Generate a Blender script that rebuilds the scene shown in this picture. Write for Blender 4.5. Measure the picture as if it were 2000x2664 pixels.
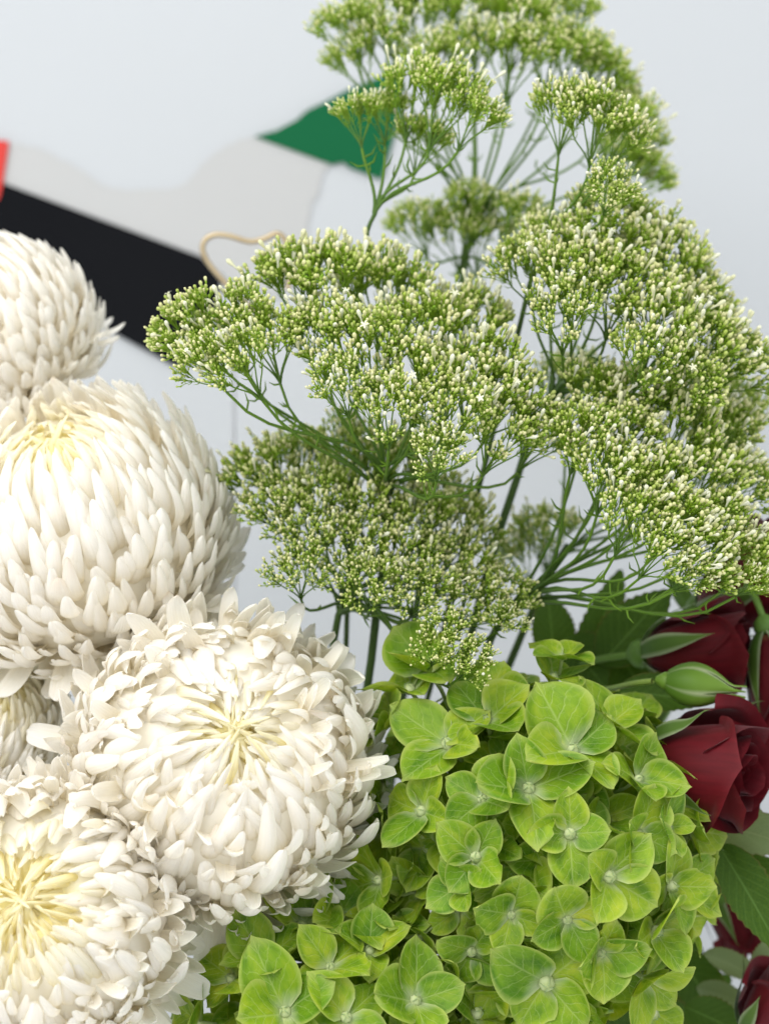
import bpy, math, random
import numpy as np
from mathutils import Vector, Matrix, Quaternion

for o in list(bpy.data.objects):
    bpy.data.objects.remove(o)
scene = bpy.context.scene
COL = scene.collection
rnd = random.Random(7)
V = Vector
PI = math.pi

# ------------------------------------------------------------------ camera
CAM_D = 1.0                      # metres from lens to the plane y = 0
cd = bpy.data.cameras.new('camera')
cam = bpy.data.objects.new('camera', cd)
COL.objects.link(cam)
cam.location = (0, -CAM_D, 0)
cam.rotation_euler = (PI / 2, 0, 0)
cd.sensor_fit = 'HORIZONTAL'
cd.sensor_width = 24.0
cd.lens = 75.0
cd.clip_start = 0.05
cd.clip_end = 50
cd.dof.use_dof = True
cd.dof.focus_distance = 0.965
cd.dof.aperture_fstop = 6.3
scene.camera = cam

# ------------------------------------------------------------------ light
world = bpy.data.worlds.new('World')
scene.world = world
world.use_nodes = True
bg = world.node_tree.nodes['Background']
bg.inputs[0].default_value = (0.95, 0.975, 1.0, 1)
bg.inputs[1].default_value = 1.0


def area(name, loc, target, size, power, col):
    ld = bpy.data.lights.new(name, 'AREA')
    ld.shape = 'RECTANGLE'
    ld.size, ld.size_y = size
    ld.energy = power
    ld.color = col
    o = bpy.data.objects.new(name, ld)
    COL.objects.link(o)
    o.location = loc
    o.rotation_euler = (V(target) - V(loc)).to_track_quat('-Z', 'Y').to_euler()
    return o


area('window_light', (-0.6, -1.1, 0.95), (0, 0.0, 0), (1.0, 1.0), 19.5, (1.0, 0.985, 0.965))
area('wall_light', (1.1, -0.3, 1.7), (0.0, 0.55, 0.0), (1.6, 0.5), 4.0, (0.96, 0.98, 1.0))

scene.view_settings.view_transform = 'Standard'
scene.view_settings.look = 'None'
scene.view_settings.exposure = 0.22
scene.view_settings.gamma = 1.0
scene.view_settings.use_curve_mapping = False
scene.cycles.max_bounces = 12
scene.cycles.diffuse_bounces = 9
scene.cycles.transmission_bounces = 8
scene.cycles.adaptive_threshold = 0.03
scene.cycles.glossy_bounces = 2
scene.cycles.caustics_reflective = False
scene.cycles.caustics_refractive = False

# ------------------------------------------------------------------ helpers
UNIQ = True
K = 0.00016                      # metres per photo pixel on the plane y = 0


def P(px, py, y=0.0):
    s = K * (CAM_D + y) / CAM_D
    return V(((px - 1000) * s, y, (1332 - py) * s))


def S(px, y=0.0):
    return px * K * (CAM_D + y) / CAM_D


def sm(a, b, x):
    t = min(1.0, max(0.0, (x - a) / (b - a)))
    return t * t * (3 - 2 * t)


def lerp(a, b, t):
    return a + (b - a) * t


def mixc(a, b, t):
    return tuple(a[i] + (b[i] - a[i]) * t for i in range(3))


class MB:
    """collects vertices, faces, colours and uvs, then links one mesh"""

    def __init__(self):
        self.v, self.f, self.c, self.u = [], [], [], []

    def vert(self, p, c=(1, 1, 1), uv=(0, 0)):
        self.v.append((p[0], p[1], p[2]))
        self.c.append(c)
        self.u.append(uv)
        return len(self.v) - 1

    def grid(self, n, m, fn):
        b = len(self.v)
        for i in range(n):
            for j in range(m):
                p, c, uv = fn(i / (n - 1), j / (m - 1) * 2 - 1)
                self.vert(p, c, uv)
        for i in range(n - 1):
            for j in range(m - 1):
                a = b + i * m + j
                self.f.append((a, a + m, a + m + 1, a + 1))

    def tube(self, pts, rads, sides=5, c0=(1, 1, 1), c1=None, cap=False):
        c1 = c1 or c0
        b = len(self.v)
        n = len(pts)
        ref = None
        for i, p in enumerate(pts):
            t = (pts[min(i + 1, n - 1)] - pts[max(i - 1, 0)])
            if t.length < 1e-9:
                t = V((0, 0, 1))
            t.normalize()
            if ref is None:
                ref = t.orthogonal().normalized()
            ref = (ref - t * ref.dot(t))
            ref = ref.normalized() if ref.length > 1e-6 else t.orthogonal().normalized()
            bi = t.cross(ref)
            for k in range(sides):
                a = 2 * PI * k / sides
                self.vert(p + (ref * math.cos(a) + bi * math.sin(a)) * rads[i], mixc(c0, c1, i / max(1, n - 1)), (k / sides, i / (n - 1)))
        for i in range(n - 1):
            for k in range(sides):
                a = b + i * sides + k
                a2 = b + i * sides + (k + 1) % sides
                self.f.append((a, a2, a2 + sides, a + sides))
        if cap:
            self.f.append(tuple(b + (n - 1) * sides + k for k in range(sides)))

    def lathe(self, org, axis, prof, sides, cols, groove=0.0):
        """prof = [(height, radius)], first and last radius may be 0"""
        axis = axis.normalized()
        x = axis.orthogonal().normalized()
        y = axis.cross(x)
        rings = []
        for (h, r), c in zip(prof, cols):
            if r <= 1e-9:
                rings.append([self.vert(org + axis * h, c, (0, 0))])
            else:
                ring = []
                for k in range(sides):
                    a = 2 * PI * k / sides
                    rr = r * (1 - groove * (k % 2))
                    ring.append(self.vert(org + axis * h + (x * math.cos(a) + y * math.sin(a)) * rr, c, (k / sides, h)))
                rings.append(ring)
        for A, B in zip(rings, rings[1:]):
            if len(A) == 1 and len(B) == 1:
                continue
            for k in range(sides):
                k2 = (k + 1) % sides
                if len(A) == 1:
                    self.f.append((A[0], B[k2], B[k]))
                elif len(B) == 1:
                    self.f.append((A[k], A[k2], B[0]))
                else:
                    self.f.append((A[k], A[k2], B[k2], B[k]))

    def mesh(self, name, mat, smooth=True):
        me = bpy.data.meshes.new(name)
        me.from_pydata(self.v, [], self.f)
        me.update()
        ca = me.color_attributes.new('Col', 'FLOAT_COLOR', 'POINT')
        buf = np.ones((len(self.v), 4), dtype=np.float32)
        buf[:, :3] = np.array(self.c, dtype=np.float32)
        ca.data.foreach_set('color', buf.ravel())
        uvl = me.uv_layers.new(name='UVMap')
        li = np.zeros(len(me.loops), dtype=np.int32)
        me.loops.foreach_get('vertex_index', li)
        uvl.data.foreach_set('uv', np.array(self.u, dtype=np.float32)[li].ravel())
        if smooth:
            me.polygons.foreach_set('use_smooth', [True] * len(me.polygons))
        me.materials.append(mat)
        return me


def obj(name, me, parent=None, mat=None):
    o = bpy.data.objects.new(name, me)
    COL.objects.link(o)
    if parent is not None:
        o.parent = parent
    if mat is not None:
        o.matrix_basis = mat
    return o


def thing(name, label, cat, loc=(0, 0, 0), group=None):
    o = bpy.data.objects.new(name, None)
    COL.objects.link(o)
    o.empty_display_size = 0.01
    o.location = loc
    o['label'] = label
    o['category'] = cat
    if group:
        o['group'] = group
    return o


def bez(p0, p1, p2, p3, n):
    out = []
    for i in range(n):
        t = i / (n - 1)
        s = 1 - t
        out.append(p0 * s ** 3 + p1 * 3 * s * s * t + p2 * 3 * s * t * t + p3 * t ** 3)
    return out


def frame(axis, roll=0.0):
    """rotation whose local z is axis"""
    return V((0, 0, 1)).rotation_difference(V(axis).normalized()).to_matrix().to_4x4() @ Matrix.Rotation(roll, 4, 'Z')


# ------------------------------------------------------------------ materials
def nodes_of(name):
    m = bpy.data.materials.new(name)
    m.use_nodes = True
    nt = m.node_tree
    nt.nodes.clear()
    return m, nt, nt.nodes, nt.links


def N(nt, kind, **kw):
    n = nt.nodes.new(kind)
    for k, v in kw.items():
        setattr(n, k, v)
    return n


def math_node(nt, op, a, b=None, clamp=False):
    n = nt.nodes.new('ShaderNodeMath')
    n.operation = op
    n.use_clamp = clamp
    for i, x in enumerate((a, b)):
        if x is None:
            continue
        if isinstance(x, (int, float)):
            n.inputs[i].default_value = x
        else:
            nt.links.new(x, n.inputs[i])
    return n.outputs[0]


def mix_col(nt, fac, a, b, blend='MIX'):
    n = nt.nodes.new('ShaderNodeMix')
    n.data_type = 'RGBA'
    n.blend_type = blend
    for sock, x in ((n.inputs[0], fac), (n.inputs[6], a), (n.inputs[7], b)):
        if isinstance(x, (int, float)):
            sock.default_value = x
        elif isinstance(x, tuple):
            sock.default_value = (*x, 1)
        else:
            nt.links.new(x, sock)
    return n.outputs[2]


def leafy(name, color_fn, rough=0.5, spec=0.35, trans=0.3, bump_fn=None, sheen=0.0, trans_tint=None):
    """principled mixed with translucent; color_fn(nt) -> colour socket"""
    m, nt, nd, lk = nodes_of(name)
    out = N(nt, 'ShaderNodeOutputMaterial')
    pr = N(nt, 'ShaderNodeBsdfPrincipled')
    pr.inputs['Roughness'].default_value = rough
    pr.inputs['Specular IOR Level'].default_value = spec
    if sheen:
        pr.inputs['Sheen Weight'].default_value = sheen
        pr.inputs['Sheen Roughness'].default_value = 0.4
    c = color_fn(nt)
    lk.new(c, pr.inputs['Base Color'])
    if bump_fn:
        h, st, dist = bump_fn(nt)
        b = N(nt, 'ShaderNodeBump')
        b.inputs['Strength'].default_value = st
        b.inputs['Distance'].default_value = dist
        lk.new(h, b.inputs['Height'])
        lk.new(b.outputs[0], pr.inputs['Normal'])
    if trans > 0:
        tr = N(nt, 'ShaderNodeBsdfTranslucent')
        if trans_tint:
            lk.new(mix_col(nt, 1.0, c, trans_tint, 'MULTIPLY'), tr.inputs[0])
        else:
            lk.new(c, tr.inputs[0])
        mx = N(nt, 'ShaderNodeMixShader')
        mx.inputs[0].default_value = trans
        lk.new(pr.outputs[0], mx.inputs[1])
        lk.new(tr.outputs[0], mx.inputs[2])
        lk.new(mx.outputs[0], out.inputs[0])
    else:
        lk.new(pr.outputs[0], out.inputs[0])
    return m


def col_attr(nt):
    a = N(nt, 'ShaderNodeVertexColor', layer_name='Col')
    return a.outputs[0]


def uv_xy(nt):
    u = N(nt, 'ShaderNodeUVMap')
    s = N(nt, 'ShaderNodeSeparateXYZ')
    nt.links.new(u.outputs[0], s.inputs[0])
    return s.outputs[0], s.outputs[1]


def noise(nt, scale, detail=3, coord=None, rough=0.55):
    n = N(nt, 'ShaderNodeTexNoise')
    n.inputs['Scale'].default_value = scale
    n.inputs['Detail'].default_value = detail
    n.inputs['Roughness'].default_value = rough
    if coord is None:
        tc = N(nt, 'ShaderNodeTexCoord')
        coord = tc.outputs['Object']
    nt.links.new(coord, n.inputs['Vector'])
    return n.outputs[0]


def ramp(nt, fac, stops):
    r = N(nt, 'ShaderNodeValToRGB')
    e = r.color_ramp.elements
    while len(e) < len(stops):
        e.new(0.5)
    for i, (p, c) in enumerate(stops):
        e[i].position = p
        e[i].color = (*c, 1) if len(c) == 3 else c
    nt.links.new(fac, r.inputs[0])
    return r.outputs[0]


# chrysanthemum petals: creamy white, faint lengthwise streaks and grooves
def mum_color(nt):
    c = col_attr(nt)
    x, y = uv_xy(nt)
    cmb = N(nt, 'ShaderNodeCombineXYZ')
    nt.links.new(math_node(nt, 'MULTIPLY', x, 9.0), cmb.inputs[0])
    nt.links.new(math_node(nt, 'MULTIPLY', y, 1.2), cmb.inputs[1])
    oi = N(nt, 'ShaderNodeObjectInfo')
    nt.links.new(math_node(nt, 'MULTIPLY', oi.outputs['Random'], 40.0), cmb.inputs[2])
    n = noise(nt, 1.0, 2, cmb.outputs[0])
    st = ramp(nt, n, [(0.3, (0.965, 0.955, 0.93)), (0.62, (1, 1, 1))])
    c = mix_col(nt, 1.0, c, st, 'MULTIPLY')
    var = ramp(nt, oi.outputs['Random'], [(0.0, (0.975, 0.965, 0.94)), (0.5, (1, 1, 1)), (1.0, (1.0, 0.995, 0.985))])
    c = mix_col(nt, 1.0, c, var, 'MULTIPLY')
    old = math_node(nt, 'GREATER_THAN', oi.outputs['Random'], 0.965)
    tipm = math_node(nt, 'MULTIPLY', math_node(nt, 'SUBTRACT', math_node(nt, 'ADD', y, math_node(nt, 'MULTIPLY', n, 0.3)), 0.98), 4.0, True)
    return mix_col(nt, math_node(nt, 'MULTIPLY', math_node(nt, 'MULTIPLY', old, tipm), 0.45), c, (0.62, 0.42, 0.20))


def mum_bump(nt):
    x, y = uv_xy(nt)
    w = math_node(nt, 'SINE', math_node(nt, 'MULTIPLY', x, 26.0))
    return w, 0.16, 0.0005


M_mum = leafy('chrysanthemum_petal', mum_color, rough=0.48, spec=0.2, trans=0.42, bump_fn=mum_bump, trans_tint=(1.0, 0.97, 0.905))


# sepals of the hydrangea: lime green, pale veins, pale base, yellowish rim
def sepal_masks(nt):
    x, y = uv_xy(nt)
    ax = math_node(nt, 'ABSOLUTE', x)
    oi = N(nt, 'ShaderNodeObjectInfo')
    # side veins: curved lines leaving the midrib at an angle
    q = math_node(nt, 'SUBTRACT', y, math_node(nt, 'MULTIPLY', math_node(nt, 'POWER', ax, 0.8), 0.42))
    wob = noise(nt, 3.0, 2, None)
    cmb = N(nt, 'ShaderNodeCombineXYZ')
    nt.links.new(x, cmb.inputs[0])
    nt.links.new(y, cmb.inputs[1])
    nt.links.new(math_node(nt, 'MULTIPLY', oi.outputs['Random'], 30.0), cmb.inputs[2])
    wob = noise(nt, 2.6, 3, cmb.outputs[0])
    q = math_node(nt, 'ADD', q, math_node(nt, 'MULTIPLY', wob, 0.22))
    fr = math_node(nt, 'FRACT', math_node(nt, 'MULTIPLY', q, 5.2))
    d = math_node(nt, 'ABSOLUTE', math_node(nt, 'SUBTRACT', fr, 0.5))
    vein = math_node(nt, 'SUBTRACT', 1.0, math_node(nt, 'DIVIDE', d, 0.1), True)
    mid = math_node(nt, 'SUBTRACT', 1.0, math_node(nt, 'DIVIDE', ax, 0.055), True)
    # fine net between the veins
    vo = N(nt, 'ShaderNodeTexVoronoi', feature='DISTANCE_TO_EDGE')
    vo.inputs['Scale'].default_value = 6.5
    nt.links.new(cmb.outputs[0], vo.inputs['Vector'])
    net = math_node(nt, 'MULTIPLY', math_node(nt, 'SUBTRACT', 1.0, math_node(nt, 'DIVIDE', vo.outputs[0], 0.06), True), 0.35)
    fade = math_node(nt, 'SUBTRACT', 1.05, math_node(nt, 'MULTIPLY', ax, 0.7), True)
    v = math_node(nt, 'MAXIMUM', math_node(nt, 'MULTIPLY', vein, fade), mid)
    v = math_node(nt, 'MAXIMUM', v, math_node(nt, 'MULTIPLY', net, fade))
    return x, y, ax, v, wob, oi, cmb


def sepal_color(nt):
    x, y, ax, v, wob, oi, cmb = sepal_masks(nt)
    big = noise(nt, 1.7, 3, cmb.outputs[0])
    g = ramp(nt, big, [(0.28, (0.105, 0.24, 0.007)), (0.52, (0.24, 0.39, 0.013)), (0.75, (0.40, 0.50, 0.03))])
    var = ramp(nt, oi.outputs['Random'], [(0.0, (0.62, 0.78, 0.7)), (0.45, (1, 1, 1)), (1.0, (1.22, 1.10, 1.2))])
    g = mix_col(nt, 1.0, g, var, 'MULTIPLY')
    g = mix_col(nt, math_node(nt, 'MULTIPLY', v, 0.34), g, (0.58, 0.70, 0.26))
    # yellow-white rim
    rim = math_node(nt, 'MULTIPLY', math_node(nt, 'SUBTRACT', math_node(nt, 'MAXIMUM', ax, math_node(nt, 'SUBTRACT', math_node(nt, 'MULTIPLY', y, 1.0), 0.0)), 0.80), 4.0, True)
    g = mix_col(nt, math_node(nt, 'MULTIPLY', rim, 0.75), g, (0.52, 0.58, 0.17))
    # whitish throat
    base = math_node(nt, 'SUBTRACT', 1.0, math_node(nt, 'DIVIDE', math_node(nt, 'ADD', y, math_node(nt, 'MULTIPLY', wob, 0.12)), 0.30), True)
    base = math_node(nt, 'POWER', base, 1.3)
    spot = math_node(nt, 'MULTIPLY', math_node(nt, 'SUBTRACT', noise(nt, 5.5, 4, cmb.outputs[0], 0.7), 0.69), 9.0, True)
    g = mix_col(nt, math_node(nt, 'MULTIPLY', spot, 0.5), g, (0.24, 0.20, 0.05))
    return mix_col(nt, math_node(nt, 'MULTIPLY', base, 0.95), g, (0.66, 0.71, 0.49))


def sepal_bump(nt):
    x, y, ax, v, wob, oi, cmb = sepal_masks(nt)
    h = math_node(nt, 'SUBTRACT', math_node(nt, 'MULTIPLY', wob, 0.6), v)
    return h, 0.4, 0.0006


M_sepal = leafy('hydrangea_sepal', sepal_color, rough=0.5, spec=0.3, trans=0.3, bump_fn=sepal_bump, trans_tint=(1.1, 1.05, 0.5))


def plain_vc(nt):
    c = col_attr(nt)
    n = noise(nt, 900.0, 2)
    return mix_col(nt, 1.0, c, ramp(nt, n, [(0.3, (0.86, 0.88, 0.86)), (0.7, (1.06, 1.05, 1.06))]), 'MULTIPLY')


M_core = leafy('added_core_cream', col_attr, rough=0.6, spec=0.1, trans=0.2)  # for the added core that brightens gaps between petals
M_stem = leafy('green_stem', plain_vc, rough=0.5, spec=0.35, trans=0.0)
M_twig = leafy('spray_twig', plain_vc, rough=0.55, spec=0.3, trans=0.12)
M_bud = leafy('spray_bud', plain_vc, rough=0.5, spec=0.3, trans=0.22)
M_eye = leafy('hydrangea_eye', plain_vc, rough=0.55, spec=0.3, trans=0.1)


# rose petals: velvety dark red
def rose_color(nt):
    x, y = uv_xy(nt)
    c = col_attr(nt)
    cmb = N(nt, 'ShaderNodeCombineXYZ')
    nt.links.new(math_node(nt, 'MULTIPLY', x, 7.0), cmb.inputs[0])
    nt.links.new(math_node(nt, 'MULTIPLY', y, 1.5), cmb.inputs[1])
    n = noise(nt, 1.5, 4, cmb.outputs[0])
    return mix_col(nt, 1.0, c, ramp(nt, n, [(0.3, (0.74, 0.68, 0.7)), (0.7, (1.16, 1.12, 1.12))]), 'MULTIPLY')


def rose_bump(nt):
    n = noise(nt, 260.0, 3)
    return n, 0.25, 0.0008


M_rose = leafy('rose_petal', rose_color, rough=0.52, spec=0.2, trans=0.1, bump_fn=rose_bump, sheen=0.12)


def rleaf_color(nt):
    x, y = uv_xy(nt)
    ax = math_node(nt, 'ABSOLUTE', x)
    q = math_node(nt, 'SUBTRACT', y, math_node(nt, 'MULTIPLY', ax, 0.3))
    fr = math_node(nt, 'FRACT', math_node(nt, 'MULTIPLY', q, 9.0))
    d = math_node(nt, 'ABSOLUTE', math_node(nt, 'SUBTRACT', fr, 0.5))
    vein = math_node(nt, 'MULTIPLY', math_node(nt, 'SUBTRACT', 1.0, math_node(nt, 'DIVIDE', d, 0.1), True), 0.4)
    mid = math_node(nt, 'SUBTRACT', 1.0, math_node(nt, 'DIVIDE', ax, 0.06), True)
    v = math_node(nt, 'MAXIMUM', vein, mid)
    n = noise(nt, 130.0, 4)
    top = ramp(nt, n, [(0.3, (0.02, 0.06, 0.004)), (0.55, (0.052, 0.12, 0.007)), (0.75, (0.13, 0.21, 0.012))])
    top = mix_col(nt, math_node(nt, 'MULTIPLY', v, 0.5), top, (0.17, 0.32, 0.07))
    under = ramp(nt, n, [(0.3, (0.15, 0.22, 0.10)), (0.7, (0.24, 0.31, 0.15))])
    under = mix_col(nt, math_node(nt, 'MULTIPLY', v, 0.4), under, (0.33, 0.40, 0.22))
    ge = N(nt, 'ShaderNodeNewGeometry')
    c = mix_col(nt, ge.outputs['Backfacing'], top, under)
    edge = math_node(nt, 'MULTIPLY', math_node(nt, 'SUBTRACT', ax, 0.93), 14.0, True)
    return mix_col(nt, math_node(nt, 'MULTIPLY', edge, 0.6), c, (0.16, 0.09, 0.03))


def rleaf_bump(nt):
    return noise(nt, 420.0, 3), 0.25, 0.0008


M_rleaf = leafy('rose_leaf', rleaf_color, rough=0.5, spec=0.22, trans=0.22, bump_fn=rleaf_bump, trans_tint=(1.4, 1.2, 0.5))


def flat_mat(name, c1, c2, scale, rough, spec=0.3, metallic=0.0, bump=0.0):
    m, nt, nd, lk = nodes_of(name)
    out = N(nt, 'ShaderNodeOutputMaterial')
    pr = N(nt, 'ShaderNodeBsdfPrincipled')
    n = noise(nt, scale, 4)
    lk.new(ramp(nt, n, [(0.3, c1), (0.7, c2)]), pr.inputs['Base Color'])
    pr.inputs['Roughness'].default_value = rough
    pr.inputs['Specular IOR Level'].default_value = spec
    pr.inputs['Metallic'].default_value = metallic
    if bump:
        b = N(nt, 'ShaderNodeBump')
        b.inputs['Strength'].default_value = bump
        b.inputs['Distance'].default_value = 0.001
        lk.new(noise(nt, scale * 30, 3), b.inputs['Height'])
        lk.new(b.outputs[0], pr.inputs['Normal'])
    lk.new(pr.outputs[0], out.inputs[0])
    return m


M_wall = flat_mat('white_wall', (0.458, 0.476, 0.492), (0.47, 0.488, 0.504), 2.5, 0.7, 0.2, bump=0.1)
M_pgrey = flat_mat('grey_card', (0.432, 0.433, 0.428), (0.443, 0.444, 0.44), 6, 0.7, 0.2)
M_pblack = flat_mat('black_card', (0.004, 0.0045, 0.006), (0.006, 0.0065, 0.008), 6, 0.7, 0.06)
M_pgreen = flat_mat('green_card', (0.004, 0.095, 0.034), (0.006, 0.105, 0.04), 6, 0.7, 0.1)
M_pred = flat_mat('red_card', (0.52, 0.032, 0.024), (0.55, 0.036, 0.027), 6, 0.6, 0.3)
M_gold = flat_mat('brushed_gold', (0.42, 0.33, 0.20), (0.52, 0.42, 0.27), 60, 0.38, 0.5, metallic=0.75)
M_greyrod = flat_mat('grey_rod', (0.36, 0.37, 0.39), (0.4, 0.41, 0.43), 60, 0.4, 0.5)

# ------------------------------------------------------------------ setting: wall
WALL_Y = 0.42
mb = MB()
a = [mb.vert((x, WALL_Y, z)) for x, z in ((-2.2, -1.6), (2.2, -1.6), (2.2, 2.2), (-2.2, 2.2))]
mb.f.append(tuple(a))
b_ = [mb.vert((x, WALL_Y + 0.1, z)) for x, z in ((-2.2, -1.6), (2.2, -1.6), (2.2, 2.2), (-2.2, 2.2))]
mb.f.append(tuple(reversed(b_)))
for i in range(4):
    j = (i + 1) % 4
    mb.f.append((a[j], a[i], b_[i], b_[j]))
wall = obj('wall', mb.mesh('wall', M_wall, False))
wall['kind'] = 'structure'


# flag-coloured cutout fixed on the wall: four card panels, each with its own thickness
def panel(name, pts, y, th, mat, parent):
    mb = MB()
    ps = [P(px, py, y) for px, py in pts]
    f = [mb.vert(p) for p in ps]
    k = [mb.vert(p + V((0, th, 0))) for p in ps]
    n = len(ps)
    mb.f.append(tuple(f))
    mb.f.append(tuple(reversed(k)))
    for i in range(n):
        j = (i + 1) % n
        mb.f.append((f[j], f[i], k[i], k[j]))
    me = mb.mesh(name, mat, False)
    o = obj(name, me, parent)
    o.location = -parent.location
    return o


def rough_edge(pts, amp, seed, skip=()):
    r = random.Random(seed)
    out = []
    for i, p in enumerate(pts):
        q = pts[(i + 1) % len(pts)]
        out.append(p)
        if i in skip:
            continue
        L = math.hypot(q[0] - p[0], q[1] - p[1])
        k = int(L / 14)
        for s in range(1, k):
            t = s / k
            out.append((lerp(p[0], q[0], t) + r.uniform(-amp, amp), lerp(p[1], q[1], t) + r.uniform(-amp, amp)))
    return out


base_c = P(350, 600, WALL_Y - 0.002)
cut = thing('paper_cutout', 'blurred red, black, pale grey and green card cutout fixed on the white wall', 'cutout', base_c)
grey_pts = [(14, 367), (100, 385), (190, 430), (270, 482), (330, 496), (455, 488), (490, 470), (520, 430), (560, 396), (620, 362), (664, 356),
            (760, 392), (862, 428), (838, 450), (830, 502), (808, 532), (798, 620), (740, 780), (600, 730), (524, 672), (0, 475)]
panel('grey_panel', rough_edge(grey_pts, 2.5, 3, skip=(10, 11, 19, 20)), WALL_Y - 0.0012, 0.001, M_pgrey, cut)
panel('black_panel', [(-60, 450), (0, 472), (525, 668), (575, 730), (528, 935), (455, 952), (440, 944), (250, 840), (-60, 650)], WALL_Y - 0.0024, 0.001, M_pblack, cut)
green_pts = [(662, 354), (720, 338), (770, 312), (800, 285), (850, 262), (905, 232), (960, 210), (1000, 195), (1022, 160), (1045, 175), (1040, 300), (992, 466), (955, 452), (906, 434), (893, 420), (862, 427)]
panel('green_panel', green_pts, WALL_Y - 0.0024, 0.001, M_pgreen, cut)
panel('red_panel', [(-260, 372), (0, 364), (23, 367), (13, 430), (6, 480), (-4, 520), (-260, 560)], WALL_Y - 0.0036, 0.001, M_pred, cut)

# bent gold wire behind the white spray
gy = 0.2
pts = [P(x, y, gy) for x, y in ((690, 830), (620, 770), (565, 712), (537, 675), (527, 645), (536, 622), (562, 610), (600, 614), (650, 628), (690, 620), (718, 607), (738, 618), (748, 650), (750, 700), (750, 760))]
dense = []
for i in range(len(pts) - 1):
    p0, p1, p2, p3 = pts[max(0, i - 1)], pts[i], pts[i + 1], pts[min(len(pts) - 1, i + 2)]
    for k in range(6):
        t = k / 6
        dense.append(0.5 * ((2 * p1) + (p2 - p0) * t + (2 * p0 - 5 * p1 + 4 * p2 - p3) * t * t + (3 * p1 - p0 - 3 * p2 + p3) * t ** 3))
mb = MB()
mb.tube(dense, [S(7.5, gy)] * len(dense), 10)
w = obj('gold_wire', mb.mesh('gold_wire', M_gold))
w['label'] = 'wavy bent gold wire showing above the left end of the white spray'
w['category'] = 'wire'
mb = MB()
ry = 0.3
mb.tube([P(609, 900, ry), P(609, 1100, ry), P(612, 1900, ry)], [S(4.5, ry)] * 3, 8)
w = obj('grey_rod', mb.mesh('grey_rod', M_greyrod))
w['label'] = 'thin upright grey rod seen between white chrysanthemum and white spray'
w['category'] = 'rod'

FOOT = P(1020, 3050, 0.09)       # stems gather here, below the picture


# ------------------------------------------------------------------ chrysanthemums
WHITE = (0.957, 0.95, 0.93)
CREAM = (0.957, 0.92, 0.815)
TAN = (0.955, 0.885, 0.70)
YEL = (0.95, 0.87, 0.44)


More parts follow.
